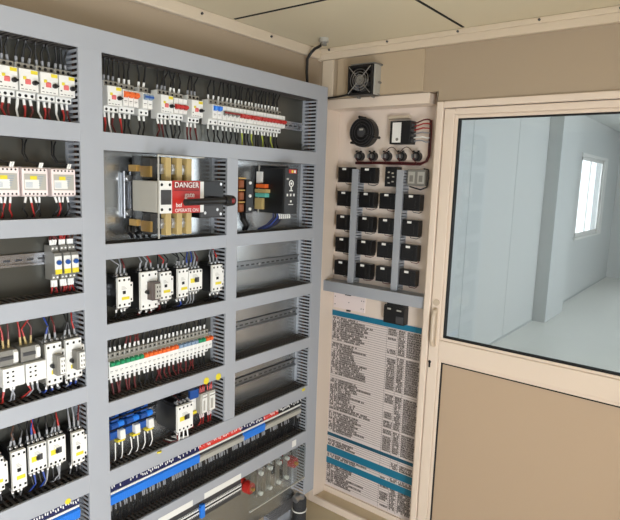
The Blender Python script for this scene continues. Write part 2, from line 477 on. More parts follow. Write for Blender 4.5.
# ------------------------------------------------------------------ wires
WC = dict(k=W_BLACK, r=W_RED, m=W_DRED, b=W_BLUE, g=W_GREY, n=W_BROWN, w=W_WHITE, y=W_YG)


def wire(t, x, zt, zd, y=-.056, yd=-.040, c='k', sleeve=W_WHITE, r=.0028, sl=.016, jit=.008, name='wire'):
    """from a terminal up or down into the slots of the nearest duct; coordinates local to the device"""
    s = 1 if zd > zt else -1; L = abs(zd - zt)
    j1 = random.uniform(-jit, jit); j2 = random.uniform(-jit, jit)
    sl = min(sl, L * .5)
    pts = [(x, y, zt), (x + j1 * .2, y - .001, zt + s * sl * .5), (x + j1 * .4, y - .002, zt + s * sl), (x + j1, y - .004, zt + s * L * .55),
           (x + j2 * .9, (y + yd) / 2 - .002, zt + s * L * .85), (x + j2, yd, zt + s * (L - .0035))]
    m = MB(); m.tube(pts, [r * 1.35, r * 1.35, r * 1.35, r, r, r], WC[c], 6, m2=sleeve, upto=2)
    return part(t, name, m)


# ------------------------------------------------------------------ device shapes
def prof(d1=.045, d2=.068, h=.043, n=.024): return [(0, -h), (-d1, -h), (-d1, -n - .002), (-d2, -n), (-d2, n), (-d1, n + .002), (-d1, h), (0, h)]


def mcb_body(n, w=.0177, top=TOPG, hole_n=None):
    m = MB(); W = n * w - .0006
    m.prism(prof(), -W / 2, W / 2, WHITE)
    m.box(-W / 2 + .0004, W / 2 - .0004, -.0456, -.001, .0275, .0434, top)
    for i in range(n):
        x = (i - (n - 1) / 2) * w
        for z in (.035, -.035): m.cyl((x, -.0472 if z > 0 else -.0462, z), (x, -.04, z), .0036, HOLE, 8)
        m.cyl((x, -.03, -.0434), (x, -.03, -.040), .004, HOLE, 8); m.cyl((x, -.03, .0438), (x, -.03, .040), .004, HOLE, 8)
        if i: m.box(x - w / 2 - .0005, x - w / 2 + .0005, -.0684, -.044, -.0245, .0245, MGREY)
        m.box(x - .005, x + .005, -.0684, -.067, -.010, -.008, DGREY); m.box(x - .005, x + .003, -.0684, -.067, -.014, -.0125, LGREY)
    return m


def breaker(x0, x1, zc, n, tog, label, group, zu, zl, cu='k', cl='k', wires=True, bar=None, tz=(.002, .021), ferr=W_WHITE, fer2=W_WHITE, cat='circuit breaker'):
    t = thing('circuit_breaker', ((x0 + x1) / 2, PY, zc), label, cat, group)
    wd = (x1 - x0) / n
    part(t, 'body', cached(('breaker_body', n, round(wd, 4)), lambda: mcb_body(n, wd)), .0008)
    for i in range(n):
        x = (i - (n - 1) / 2) * wd
        def tg():
            mm = MB(); mm.prism([(-.066, tz[0]), (-.078, tz[0] + .004), (-.079, tz[1] - .003), (-.066, tz[1])], -.0066, .0066, tog); return mm
        part(t, 'toggle', cached(('toggle', tog.name, tz), tg), .0006, loc=(x, 0, 0))
    if bar:
        mm = MB(); mm.box(-(x1 - x0) / 2 + .002, (x1 - x0) / 2 - .002, -.0805, -.0775, tz[0] + .006, tz[0] + .012, bar); part(t, 'tie_bar', mm, .0005)
    if wires:
        for i in range(n):
            x = (i - (n - 1) / 2) * wd
            wire(t, x, .044, zu - zc, -.032, c=cu[i % len(cu)], sleeve=ferr)
            wire(t, x, -.044, zl - zc, -.032, c=cl[i % len(cl)], sleeve=fer2)
    return t


def motor_breaker(x0, x1, zc, label, group, zu, zl, cu='kkk', cl='rkm', red=PINKR):
    W = x1 - x0
    t = thing('motor_protection_breaker', ((x0 + x1) / 2, PY, zc), label, 'motor breaker', group)
    def body():
        m = MB(); m.prism(prof(.045, .066, .045, .028), -W / 2 + .0005, W / 2 - .0005, WHITE)
        m.box(-W / 2 + .0008, W / 2 - .0008, -.0457, -.001, .031, .0455, TOPG)
        for i in range(3):
            x = (i - 1) * W / 3.1
            for z in (.038, -.038): m.cyl((x, -.0478 if z > 0 else -.0465, z), (x, -.04, z), .0042, HOLE, 8)
        for k in range(4): m.box(-W / 2 + .004 + k * .010, -W / 2 + .011 + k * .010, -.0664, -.065, -.0245, -.0225, DGREY)
        m.box(-W / 2 + .004, -W / 2 + .009, -.0664, -.065, -.016, -.012, DGREY)
        return m
    part(t, 'body', cached(('motor_breaker_body', round(W, 3)), body), .0008)
    m = MB(); m.box(W * .10, W * .46, -.0668, -.0655, .017, .026, YEL); part(t, 'rating_label', m, label='yellow rating label')
    m = MB(); m.prism([(-.065, -.011), (-.069, -.009), (-.069, .001), (-.065, .004)], -.010, .004, red)
    m.box(-.015, -.007, -.0680, -.065, .001, .009, YEL)
    part(t, 'trip_marking', m, .001)
    m = MB(); m.cyl((.0135, -.066, -.005), (.0135, -.076, -.005), .0062, BLACK, 12); m.box(.0115, .0205, -.080, -.072, -.0075, -.0025, BLACK); part(t, 'knob', m, .0006, label='black rotary knob')
    for i in range(3):
        x = (i - 1) * W / 3.1
        wire(t, x, .046, zu - zc, -.032, c=cu[i % len(cu)], sleeve=W_GREY); wire(t, x, -.046, zl - zc, -.032, c=cl[i % len(cl)])
    return t


def contactor(x0, x1, z0, z1, label, group, zu, zl, aux=True, yel=True, mech=None, big=False, cu='gkr', cl='kkm', dep=.085, wide4=False, side=BLACK):
    zc = (z0 + z1) / 2; W = x1 - x0; Hh = z1 - z0
    t = thing('contactor', ((x0 + x1) / 2, PY, zc), label, 'contactor', group)
    m = MB(); m.box(-W / 2, W / 2, -dep + .012, -.002, -Hh / 2 + .004, Hh / 2 - .004, side)
    m.box(-W / 2 + .002, W / 2 - .002, -dep + .03, -.012, -Hh / 2 - .004, Hh / 2 + .004, side)
    part(t, 'body', m, .001, label='black contactor body' if side is BLACK else None)
    m = MB(); m.box(-W / 2, W / 2, -dep, -dep + .012, -Hh / 2, Hh / 2, WHITE)
    n = 4 if wide4 else 3
    for i in range(n):
        x = (i - (n - 1) / 2) * W * .76 / (n - 1)
        for s in (-1, 1):
            m.box(x - .0032, x + .0032, -dep - .0006, -dep + .001, s * Hh * .41 - .0035, s * Hh * .41 + .0035, HOLE)
            m.cyl((x, -dep + .012, s * (Hh / 2 + .006)), (x, -dep + .028, s * (Hh / 2 + .006)), .0045, STEEL, 8)
    part(t, 'front_cover', m, .001, label='white front cover with terminal holes')
    m = MB(); m.box(-.006, .004, -dep - .0016, -dep + .001, -.005, .005, BLACK)
    for k in range(3): m.box(-W * .22, W * .2 - k * .004, -dep - .0005, -dep + .001, .010 + k * .004, .0115 + k * .004, LGREY)
    part(t, 'indicator_window', m)
    if yel:
        m = MB()
        if wide4: m.box(-W * .38, -W * .08, -dep - .0006, -dep + .001, -.009, .007, YEL); m.box(-W * .06, W * .26, -dep - .0007, -dep + .001, -.009, .009, DGREY)
        else: m.box(-W * .22, W * .40, -dep - .0006, -dep + .001, -Hh * .25, -Hh * .15, YEL)
        part(t, 'rating_label', m, label='yellow rating label')
    if aux:
        m = MB(); m.box(W / 2 + .0003, W / 2 + .0115, -dep + .004, -.03, -Hh * .36, Hh * .30, WHITE)
        for s in (-1, 1): m.box(W / 2 + .003, W / 2 + .008, -dep + .0034, -dep + .006, s * Hh * .24 - .004 - Hh * .03, s * Hh * .24 + .003 - Hh * .03, HOLE)
        part(t, 'auxiliary_block', m, .0008)
    if mech:
        m = MB(); mo = Hh * .10; m.box(-W * .14, W * .36, -dep - .028, -dep, -Hh * .34 + mo, Hh * .14 + mo, mech); m.box(W * .02, W * .34, -dep - .034, -dep - .028, -Hh * .30 + mo, Hh * .10 + mo, WHITE if mech is MGREY else LGREY)
        for s in (-1, 0, 1):
            m.box(W * .07, W * .13, -dep - .0346, -dep - .033, s * Hh * .12 - .004, s * Hh * .12 + .003, HOLE)
            m.box(W * .22, W * .28, -dep - .0346, -dep - .033, s * Hh * .12 - .004, s * Hh * .12 + .003, HOLE)
        m.cyl((-W * .2, -dep - .012, -.004), (-W * .2, -dep, -.004), .006, BLACK, 10)
        part(t, 'relay_module', m, .001, label='grey plug-on relay module')
    for i in range(n):
        x = (i - (n - 1) / 2) * W * .7 / (n - 1)
        wire(t, x, Hh / 2 + .006, zu - zc, -dep + .022, -.04, cu[i % len(cu)], W_GREY, .0023, .02, .012)
        wire(t, x, -Hh / 2 - .006, zl - zc, -dep + .022, -.04, cl[i % len(cl)], W_WHITE, .0023, .012, .01)
    return t


# ================================================================== LEFT COLUMN
BACK = -.0092
g = 'white motor breakers in the top left bay'
zu, zl = ZT0, 1.833
for i, (a, b, lb) in enumerate(((.577, .624, None), (.640, .6885, 'white motor breaker cut by the left photo edge, top left bay'), (.692, .742, 'white motor breaker second from the right in the top left bay'),
                            (.747, .796, 'white motor breaker third from the right, left of two alike') , (.798, .8445, 'rightmost white motor breaker in the top left bay, beside the post'))):
    if lb is None: continue
    if i == 2: lb = 'white motor breaker third from the right in the top left bay'
    if i == 3: lb = 'white motor breaker second from the right in the top left bay'
    motor_breaker(a, b, 1.932, lb, g, zu, zl, 'kkk', 'wrm')
motor_breaker(.588, .637, 1.944, 'white motor breaker at the very left edge of the top left bay', g, zu, zl, 'kkk', 'wrm')

g = 'pinkish monitoring relays in the second left bay'
for a, b, lb in ((.610, .681, 'pinkish white monitoring relay cut by the left photo edge'), (.688, .756, 'middle pinkish white monitoring relay with grey face label'), (.766, .838, 'rightmost pinkish white monitoring relay beside the post')):
    zc = 1.667; W = b - a
    t = thing('monitoring_relay', ((a + b) / 2, PY, zc), lb, 'relay', g)
    def body():
        m = MB(); m.prism([(0, -.04), (-.055, -.04), (-.068, -.036), (-.068, .036), (-.055, .04), (0, .04)], -.0345, .0345, PINK)
        for i in range(6):
            x = (i - 2.5) * .0105
            for s in (-1, 1): m.cyl((x, -.0686, s * .032), (x, -.066, s * .032), .0030, HOLE, 8)
        return m
    part(t, 'housing', cached('monitor_body', body), .001)
    def face():
        m = MB(); m.box(-.029, .029, -.0695, -.068, -.022, .022, LGREY); m.box(-.028, .010, -.0698, -.069, -.018, .006, WHITE)
        for k in range(5): m.box(.008, .022 - k * .002, -.0700, -.069, .014 - k * .006, .0155 - k * .006, BLUEG); m.box(-.026, -.008, -.0702, -.069, -.002 - k * .003, -.001 - k * .003, BLUEG)
        return m
    part(t, 'face_label', cached('monitor_face', face), label='pale grey printed face label')
    m = MB(); m.box(-.014, .004, -.0706, -.0695, .006, .016, YEL); part(t, 'yellow_tag', m)
    for k in (-.010, -.004):     # looping supply wires
        m = MB(); x = .025 + k; m.tube([(x, -.05, .041), (x - .004, -.06, .05), (x - .030, -.056, .055), (x - .038, -.05, .075), (x - .034, -.045, .1), (x - .022 + k, -.04, .113)], .0024, W_BLACK, 6); part(t, 'wire', m)
        m = MB(); m.tube([(x, -.062, .038), (x + .003, -.064, .052)], .0026, W_WHITE, 6); part(t, 'ferrule', m)
    for i, c in enumerate(random.choice(('krkk', 'kkrr', 'rkkr'))): wire(t, (i - 1.5) * .012, -.041, 1.567 - zc, -.05, c=c, r=.0022, jit=.012)

g = 'slim blue-dial motor breakers in the third left bay'
for a, b, lb in ((.768, .789, 'left slim grey breaker with blue dial, beside the empty rail'), (.794, .816, 'middle slim grey breaker with blue dial'), (.818, .840, 'right slim grey breaker with blue dial, beside the post')):
    zc = 1.437; t = thing('slim_motor_breaker', ((a + b) / 2, PY, zc), lb, 'motor breaker', g)
    def body():
        m = MB(); m.prism([(0, -.05), (-.05, -.05), (-.05, -.032), (-.067, -.030), (-.067, .030), (-.05, .034), (-.05, .05), (0, .05)], -.0105, .0105, MGREY)
        for x in (-.0055, .0055):
            for z in (.042, -.042): m.cyl((x, -.0508, z), (x, -.045, z), .003, W_WHITE, 8)
        return m
    part(t, 'body', cached('slim_body', body), .0008)
    def fc():
        m = MB(); m.box(-.0098, .0098, -.070, -.066, -.030, .022, WHITE); m.box(-.0098, .0098, -.0705, -.066, -.030, -.016, YEL); return m
    part(t, 'front_cover', cached('slim_cover', fc), .0006, label='white cover with yellow strip')
    part(t, 'dial', cached('slim_dial', lambda: MB().cyl((0, -.070, .004), (0, -.076, .004), .0068, DBLUE, 14)), label='blue round dial')
    for x in (-.006, 0, .006):
        wire(t, x, .051, 1.521 - zc, -.04, c=random.choice('rnrm'), sleeve=W_WHITE, jit=.005); wire(t, x, -.051, 1.345 - zc, -.04, c=random.choice('rmr'), sl=.02, jit=.005)

g4 = 'grey relays with white sockets in the fourth left bay'
for (ux0, ux1, lx0, lx1, lb) in ((.604, .654, .610, .666, 'left relay pair with grey top half and white lower half'), (.663, .715, .672, .7255, 'right relay pair with grey top half and white lower half')):
    x = (ux0 + ux1) / 2; t = thing('overload_relay', (x, PY, 1.165), lb, 'relay', g4)
    m = MB(); m.box(-.025, .025, -.07, -.002, .008, .050, MGREY); m.box(-.020, .02, -.073, -.069, .024, .034, DGREY)
    m.prism([(-.066, .010), (-.078, .016), (-.078, .044), (-.066, .050)], .014, .025, WHITE)
    for i in range(3): m.cyl(((i - 1) * .014, -.045, .05), ((i - 1) * .014, -.045, .056), .004, GOLD, 8)
    part(t, 'relay', m, .001)
    m = MB(); m.box(-.019, .037, -.083, -.002, -.050, .004, WHITE); m.box(-.026, -.019, -.06, -.002, -.046, .0, BLACK)
    for i in range(2):
        for k in range(3): m.box(-.010 + i * .014, -.004 + i * .014, -.0836, -.082, -.036 + k * .013, -.031 + k * .013, HOLE)
    part(t, 'socket', m, .001)
    for i in range(3):
        wire(t, (i - 1) * .014, .056, 1.295 - 1.165, -.045, c='rrm'[i], sleeve=GOLD, r=.0022, jit=.012, sl=.018); wire(t, (i - 1) * .014 + .008, -.051, 1.057 - 1.165, -.055, c='rgg'[i], r=.0024, jit=.014)
contactor(.7275, .771, 1.092, 1.213, 'left of two big white contactors with grey module, fourth left bay', 'module contactors in the fourth left bay', 1.295, 1.057, mech=MGREY, cu='bkm', cl='bbg', side=MGREY)
contactor(.784, .832, 1.095, 1.213, 'right of two big white contactors with grey module, beside the post', 'module contactors in the fourth left bay', 1.295, 1.057, mech=MGREY, cu='kkr', cl='gbb', side=MGREY)

g = 'white contactors in the fifth left bay'
contactor(.560, .600, .832, .928, 'white contactor cut by the left photo edge, fifth left bay', g, 1.008, .768, cu='rrb', cl='kkk')
contactor(.621, .659, .816, .929, 'tall white contactor second from left, fifth left bay', g, 1.008, .768, aux=False, cu='knk', cl='kkk')
contactor(.668, .717, .848, .928, 'left of two broad white contactors with yellow square, fifth left bay', g, 1.008, .768, aux=False, wide4=True, cu='kbrk', cl='kbkb')
contactor(.723, .774, .846, .928, 'right of two broad white contactors with yellow square, fifth left bay', g, 1.008, .768, aux=False, wide4=True, cu='kkkr', cl='gkgg')
contactor(.795, .8325, .822, .923, 'rightmost white contactor beside the post, fifth left bay', g, 1.008, .768, cu='ggm', cl='kkk')


# ------------------------------------------------------------------ terminal blocks
def terminal_row(x0, n, pitch, zc, look, group, lab, zu, zl, flat=False):
    for i in range(n):
        x = x0 + (i + .5) * pitch; mk, cap, wt, wb = look(x)
        t = thing('terminal_block', (x, PY, zc), lab(i, x), 'terminal block', group)
        w2 = pitch / 2 - .0002
        part(t, 'body', cached(('terminal_body', pitch, flat), lambda: MB().prism([(0, -.035), (-.046, -.035), (-.046, .038), (-.03, .042), (0, .042)], -w2, w2, DGREY)))
        if flat:
            part(t, 'cap', cached(('terminal_cap_flat', pitch), lambda: MB().box(-w2, w2, -.050, -.046, -.0145, .0145, WHITE).box(-w2, w2, -.0508, -.049, -.0035, .0035, HOLE)
                                  .box(-.0022, .0022, -.0506, -.049, .010, .014, HOLE).box(-.0022, .0022, -.0506, -.049, -.014, -.010, HOLE)))
        else:
            part(t, 'cap', cached(('terminal_cap', pitch, cap.name), lambda: MB().prism([(-.046, -.034), (-.054, -.034), (-.056, -.016), (-.050, -.012), (-.046, -.012)], -w2, w2, LGREY) if cap is WHITE else MB().prism([(-.046, -.034), (-.054, -.034), (-.058, -.004), (-.050, 0), (-.046, 0)], -w2, w2, cap)))
            part(t, 'clip', cached(('terminal_clip', pitch), lambda: MB().box(-w2, w2, -.052, -.046, .002, .0095, WHITE)))
            part(t, 'marker', cached(('terminal_marker', pitch, mk.name), lambda: MB().prism([(-.046, .0125), (-.054, .013), (-.050, .044), (-.046, .045)], -w2 + .0002, w2 - .0002, mk)))
            if wt:
                k = random.randrange(5)
                part(t, 'wire_sleeve', cached(('wire_sleeve', pitch, k, wt.name), lambda: MB().tube([(random.uniform(-.0015, .0015), -.0535, .019 + .002 * k), (random.uniform(-.0015, .0015), -.0525, .028 + .0015 * k)], .0020, wt, 6)))
        k = random.randrange(6); h = zl - zc
        def low():
            m = MB(); j = random.uniform(-.005, .005); m.tube([(0, -.046, -.033), (j * .2, -.05, -.046), (j * .4, -.05, -.056), (j, -.045, (h - .05) / 2 - .01), (j, -.04, h + .0035)], [.0026, .0026, .0024, .0019, .0019], W_BLACK, 6, m2=wb, upto=2); return m
        if not flat: part(t, 'wire', cached(('terminal_wire', pitch, flat, k, wb.name), low))
        k2 = random.randrange(5); h2 = zu - zc
        def hi():
            m = MB(); j = random.uniform(-.004, .004); m.tube([(0, -.034, .041), (j, -.038, h2 * .75), (j, -.04, h2 - .0035)], .0019, random.choice((W_BLACK, W_BLACK, W_DRED)), 6); return m
        part(t, 'wire', cached(('terminal_wire_up', pitch, flat, k2), hi))


def look6(x):
    mk = NAVY if x < 1.315 else MRED if x < 1.542 else NAVY if x < 1.678 else MRED if x < 1.772 else BLACK
    cap = BLUE if x < 1.318 else WHITE if x < 1.552 else BLUE if x < 1.679 else WHITE
    s = (W_WHITE if random.random() < .7 else None) if mk is not MRED else (PINK if random.random() < .6 else PINKR)
    return mk, cap, s, W_GREY if random.random() < .6 else W_BLACK


terminal_row(.922, 126, .008, .643, look6, 'terminal blocks along the sixth bay', lambda i, x: (ordinal(i) if i < 89 else ordinal(125 - i)) + ' terminal block from the ' + ('left' if i < 89 else 'right') + ' in the long blue and white strip', .698, .526)
terminal_row(1.02, 66, .008, .402, lambda x: (NAVY, WHITE, None, W_GREY), 'white terminal blocks under the lowest duct', lambda i, x: ordinal(65 - i) + ' terminal block from the right in the low white strip with a black line', .470, .31, True)
m = MB(); m.box(-.009, .009, -.060, -.0455, -.025, .03, BLUE); m.box(-.014, -.004, -.058, -.048, .01, .022, BLUE)
t = link('end_clamp', m.mesh('end_clamp'), None, (1.325, PY - .006, .402), .001); tag(t, 'small blue clamp gripping the low white terminal strip', 'clamp')
terminal_row(.645, 23, .008, .655, lambda x: (NAVY, BLUE, W_WHITE, W_GREY), 'blue terminal blocks in the bottom left bay', lambda i, x: ordinal(22 - i) + ' blue terminal block from the right in the bottom left bay', .71, .56)

# ================================================================== MIDDLE COLUMN, ROW 1
zu, zl, zc = ZT0, 1.816, 1.926
motor_breaker(.945, .993, zc, 'white motor breaker left of the orange-toggle breaker, top middle bay', 'motor breakers in the top middle bay', zu, zl, 'kkk', 'rwm')
breaker(.996, 1.050, zc, 3, ORANGE, 'breaker with three orange toggles in the top middle bay', None, zu, zl, 'kkk', 'rkk', bar=ORANGE, tz=(.0, .020))
breaker(1.066, 1.102, zc, 2, BLUEG, 'small breaker with two grey-blue toggles right of the orange toggles', None, zu, zl, 'k', 'k', bar=DBLUE)
motor_breaker(1.137, 1.185, zc, 'white motor breaker left of the short red-bar breaker', 'motor breakers in the top middle bay', zu, zl, 'kkk', 'mmk')
breaker(1.187, 1.241, zc, 3, RED, 'breaker with red bar between two white motor breakers', None, zu, zl, 'k', 'k', bar=RED, tz=(-.012, .006))
motor_breaker(1.262, 1.312, zc, 'white motor breaker above the clear-sided switch, right of the short red bar', 'motor breakers in the top middle bay', zu, zl, 'kkk', 'mmm')
breaker(1.354, 1.398, zc, 2, BLUE, 'breaker with two bright blue toggles left of the long red-bar row', None, zu, zl, 'k', 'k')
breaker(1.402, 1.484, zc, 4, MGREY, 'breaker with four grey toggles and dark red bar', None, zu, zl, 'k', 'k', bar=DRED, tz=(-.008, .008))
xx = 1.487
for i, (n, lb) in enumerate(((3, 'first red-bar breaker of the long row at top right'), (3, 'second red-bar breaker of the long row at top right'), (3, 'third red-bar breaker of the long row at top right'), (3, 'fourth red-bar breaker of the long row at top right'), (2, 'narrow last red-bar breaker of the long row, beside the bare rail'))):
    breaker(xx, xx + n * .0183, zc, n, RED, lb, 'red-bar breakers at the top right of the rack', zu, zl, 'k', 'kky', bar=RED, tz=(-.010, .008)); xx += n * .0183 + .0006

# ================================================================== ROW 2: isolator switch
sw = thing('isolator_switch', (1.12, PY, 1.62), 'big isolator switch with red danger plate and black handle', 'switch')
m = MB(); sx = 1.12; F = 1.40 - PY
def sb(m, x0, x1, y0, y1, z0, z1, mt): m.box(x0 - sx, x1 - sx, y0 - PY, y1 - PY, z0 - 1.62, z1 - 1.62, mt)
sb(m, 1.036, 1.215, 1.41, 1.535, 1.582, 1.678, LGREY); part(sw, 'mechanism_housing', m, .002)
m = MB(); sb(m, 1.046, 1.215, 1.50, 1.550, 1.505, 1.755, BLACK); sb(m, 1.09, 1.20, 1.55, 1.583, 1.52, 1.74, DGREY); part(sw, 'base_block', m, .002)
for k, (z0, z1) in enumerate(((1.678, 1.753), (1.507, 1.582))):
    for j, x in enumerate((1.086, 1.129, 1.168)):
        m = MB(); sb(m, x, x + .021, 1.43, 1.455, z0 + .001, z1 - .001, GOLD); sb(m, x + .004, x + .017, 1.455, 1.50, z0 + .001, z1 - .006, DGREY); part(sw, 'arc_barrier', m, .001, label='tan arc barrier')
        m = MB(); sb(m, x - .012, x - .001, 1.44, 1.50, min(z0, z1) + .022, max(z0, z1) - .022, STEEL)
        m.cyl((x - .006 - sx, 1.437 - PY, (z0 + z1) / 2 - 1.62), (x - .006 - sx, 1.45 - PY, (z0 + z1) / 2 - 1.62), .006, STEEL, 8); part(sw, 'terminal_lug', m)
    m = MB(); sb(m, 1.042, 1.05, 1.45, 1.50, z0 + .012, z1 - .03, BRASS); sb(m, 1.030, 1.046, 1.505, 1.545, (z0 + z1) / 2 - .010, (z0 + z1) / 2 + .010, BRASS); sb(m, 1.050, 1.075, 1.46, 1.50, z0 + .006, z1 - .006, DGREY); part(sw, 'side_contact', m)
m = MB()
sb(m, 1.035, 1.037, 1.40, 1.52, 1.504, 1.582, CLEAR); part(sw, 'clear_shield', m)
m = MB(); sb(m, 1.035, 1.037, 1.40, 1.52, 1.678, 1.756, CLEAR)
part(sw, 'clear_shield', m, label='clear plastic shield')
m = MB(); sb(m, 1.034, 1.038, 1.398, 1.402, 1.504, 1.758, LGREY); sb(m, 1.038, 1.215, 1.398, 1.402, 1.755, 1.758, LGREY); part(sw, 'shield_edge', m)
m = MB(); sb(m, 1.040, 1.215, 1.400, 1.410, 1.580, 1.680, WHITE)
for x in (1.048, 1.078):
    for z in (1.592, 1.668): m.cyl((x - sx, 1.3985 - PY, z - 1.62), (x - sx, 1.401 - PY, z - 1.62), .005, HOLE, 8)
part(sw, 'front_plate', m, .0012, label='white front plate')
m = MB(); sb(m, 1.044, 1.082, 1.397, 1.401, 1.607, 1.652, DGREY); part(sw, 'position_window', m, .001)
dp = MB(); sb(dp, 1.086, 1.196, 1.3965, 1.4, 1.580, 1.681, RED); sb(dp, 1.090, 1.192, 1.3958, 1.3966, 1.657, 1.678, DRED); sb(dp, 1.090, 1.192, 1.3958, 1.3966, 1.6495, 1.6545, DRED)
dpo = part(sw, 'danger_plate', dp, label='red danger plate with white lettering')
fy = 1.3953 - PY
lettering(dpo, 'DANGER', .024, W_WHITE, (1.141 - sx, fy, 1.6675 - 1.62))
lettering(dpo, 'gate', .024, W_WHITE, (1.152 - sx, fy, 1.637 - 1.62))
lettering(dpo, 'bef', .019, W_WHITE, (1.109 - sx, fy, 1.605 - 1.62))
lettering(dpo, 'OPERATE ON', .0155, W_WHITE, (1.141 - sx, fy, 1.588 - 1.62))
m = MB(); sb(m, 1.222, 1.330, 1.43, 1.475, 1.558, 1.682, BLACK); sb(m, 1.228, 1.325, 1.428, 1.431, 1.562, 1.600, DGREY)
for x, z in ((1.245, 1.575), (1.315, 1.57), (1.315, 1.672), (1.300, 1.585)): m.cyl((x - sx, 1.427 - PY, z - 1.62), (x - sx, 1.43 - PY, z - 1.62), .006, STEEL, 10)
part(sw, 'drive_box', m, .002, label='black drive box')
hd = MB()
hd.tube([(1.10 - sx, 1.355 - PY, -.004), (1.19 - sx, 1.352 - PY, -.0015), (1.262 - sx, 1.352 - PY, 0)], [.0105, .0105, .0115], BLACK, 12)
hd.tube([(1.262 - sx, 1.352 - PY, 0), (1.275 - sx, 1.352 - PY, 0), (1.30 - sx, 1.352 - PY, 0)], [.015, .019, .017], BLACK, 16)
hd.cyl((1.27 - sx, 1.352 - PY, 0), (1.27 - sx, 1.43 - PY, 0), .012, BLACK)
ho = part(sw, 'handle', hd, .001, label='black switch handle')
m = MB(); m.tube([(1.286 - sx, 1.336 - PY, 0), (1.287 - sx, 1.3315 - PY, 0)], [.009, .006], DRED, 16); part(ho, 'end_cap', m, label='dark red end cap')
for i in range(4):
    z = -.112; m = MB(); x = -.10 + i * .022; m.tube([(x, -.05, -.09), (x - .006, -.055, -.105), (x + .014, -.045, -.118), (x + .02, -.04, -.126)], .006, W_BLACK, 8); part(sw, 'wire', m)

# ------------------------------------------------------------------ drive and reactor on the right
vf = thing('variable_speed_drive', (1.681, PY, 1.648), 'black variable speed drive with white symbols on its front', 'drive')
m = MB(); m.box(-.039, .039, -.160, -.002, -.088, .092, BLACK); m.box(-.036, .036, -.120, -.01, .092, .100, BLACK)
part(vf, 'housing', m, .003)
m = MB(); m.box(-.039, .039, -.165, -.159, -.088, .092, BLACK); part(vf, 'front_panel', m, .002)
m = MB()
m.ring((0, -.1655, .032), .012, .0018, W_WHITE); m.cyl((0, -.1665, .032), (0, -.165, .032), .005, W_WHITE, 12); m.box(-.003, .003, -.1662, -.165, .004, .020, W_WHITE); m.box(-.010, .010, -.1662, -.165, .002, .006, W_WHITE)
for x in (-.022, -.002, .018): m.box(x - .004, x + .004, -.1662, -.165, -.018, -.008, W_WHITE)
m.box(-.004, .004, -.1662, -.165, -.042, -.034, W_WHITE); m.box(-.014, .014, -.1662, -.165, -.052, -.049, W_WHITE); m.box(-.028, -.016, -.1662, -.165, .046, .053, LGREY)
part(vf, 'symbols', m, label='white printed symbols')
m = MB(); m.box(-.016, .028, -.168, -.164, .072, .087, RED); m.box(-.003, .007, -.1686, -.167, .074, .084, YEL); m.box(.012, .022, -.1686, -.167, .074, .084, W_WHITE); part(vf, 'warning_tag', m, label='red and yellow warning tag')
m = MB(); m.box(-.0395, -.0365, -.03, -.022, -.09, .1, LGREY); m.box(-.048, -.039, -.05, -.02, .03, .075, WHITE); m.box(-.060, -.039, -.08, -.03, .010, .026, ORANGE); m.box(-.066, -.039, -.09, -.03, -.008, .006, GOLD); m.box(-.064, -.039, -.085, -.03, -.026, -.010, TEAL); m.box(-.055, -.039, -.06, -.02, -.075, -.03, GOLD)
part(vf, 'terminal_stack', m, .001, label='orange and teal side terminals')
for i in range(6):
    x = -.03 + i * .012; m = MB(); m.tube([(x, -.10, -.088), (x - .003, -.105, -.105), (x - .012, -.08, -.135), (x - .03, -.045, -.156)], .0035, (NAVY, W_BLACK, W_BLUE, W_BLACK, NAVY, W_BLACK)[i], 7); part(vf, 'wire', m)
    m = MB(); m.tube([(x, -.13, -.088), (x + .002, -.135, -.100), (x + .006, -.130, -.108)], .003, W_WHITE, 6); part(vf, 'ferrule', m)
rc = thing('line_reactor', (1.515, PY, 1.628), 'brass-coloured wire-wound reactor between the post and black drive', 'reactor')
m = MB(); m.box(-.004, .034, -.085, -.004, -.065, .062, BLACK); part(rc, 'core', m, .002)
for z in (-.045, 0, .045):
    m = MB(); m.box(-.036, -.004, -.078, -.008, z - .018, z + .018, COPPER); part(rc, 'coil', m, .006)
    m = MB(); m.box(-.038, .0, -.080, -.006, z + .019, z + .024, BRASS); part(rc, 'spacer', m)
for z in (-.05, .0, .05):
    m = MB(); m.cyl((.015, -.090, z), (.015, -.084, z), .006, W_WHITE, 8); part(rc, 'terminal_screw', m)
for i in range(2):
    m = MB(); m.tube([(.005 + i * .014, -.05, -.065), (.0 + i * .014, -.06, -.09), (.02 + i * .014, -.06, -.115), (.03 + i * .016, -.04, -.133)], .007, W_BLACK, 8); part(rc, 'wire', m)

# ================================================================== ROW 3: contactors
g = 'contactors in the third middle bay'; zu, zl = 1.438, 1.234
contactor(.957, 1.001, 1.280, 1.376, 'leftmost contactor with white face in the third middle bay', g, zu, zl, cu='ggm', cl='kkk')
contactor(1.040, 1.104, 1.260, 1.384, 'large contactor with grey relay module on its face', g, zu, zl, aux=False, yel=False, mech=BROWNP, cu='ggr', cl='mkm')
contactor(1.116, 1.160, 1.280, 1.376, 'contactor just right of the large module contactor, third middle bay', g, zu, zl, cu='krk', cl='mkk')
contactor(1.190, 1.232, 1.279, 1.378, 'contactor left of the broad yellow-square unit, third middle bay', g, zu, zl, aux=False, cu='kkk', cl='kbk')
contactor(1.236, 1.296, 1.296, 1.369, 'broad unit with yellow square in the third middle bay', g, zu, zl, aux=False, wide4=True, cu='bbgm', cl='gggk')
contactor(1.346, 1.393, 1.278, 1.376, 'rightmost contactor beside the middle post, third middle bay', g, zu, zl, cu='ggr', cl='kkk')

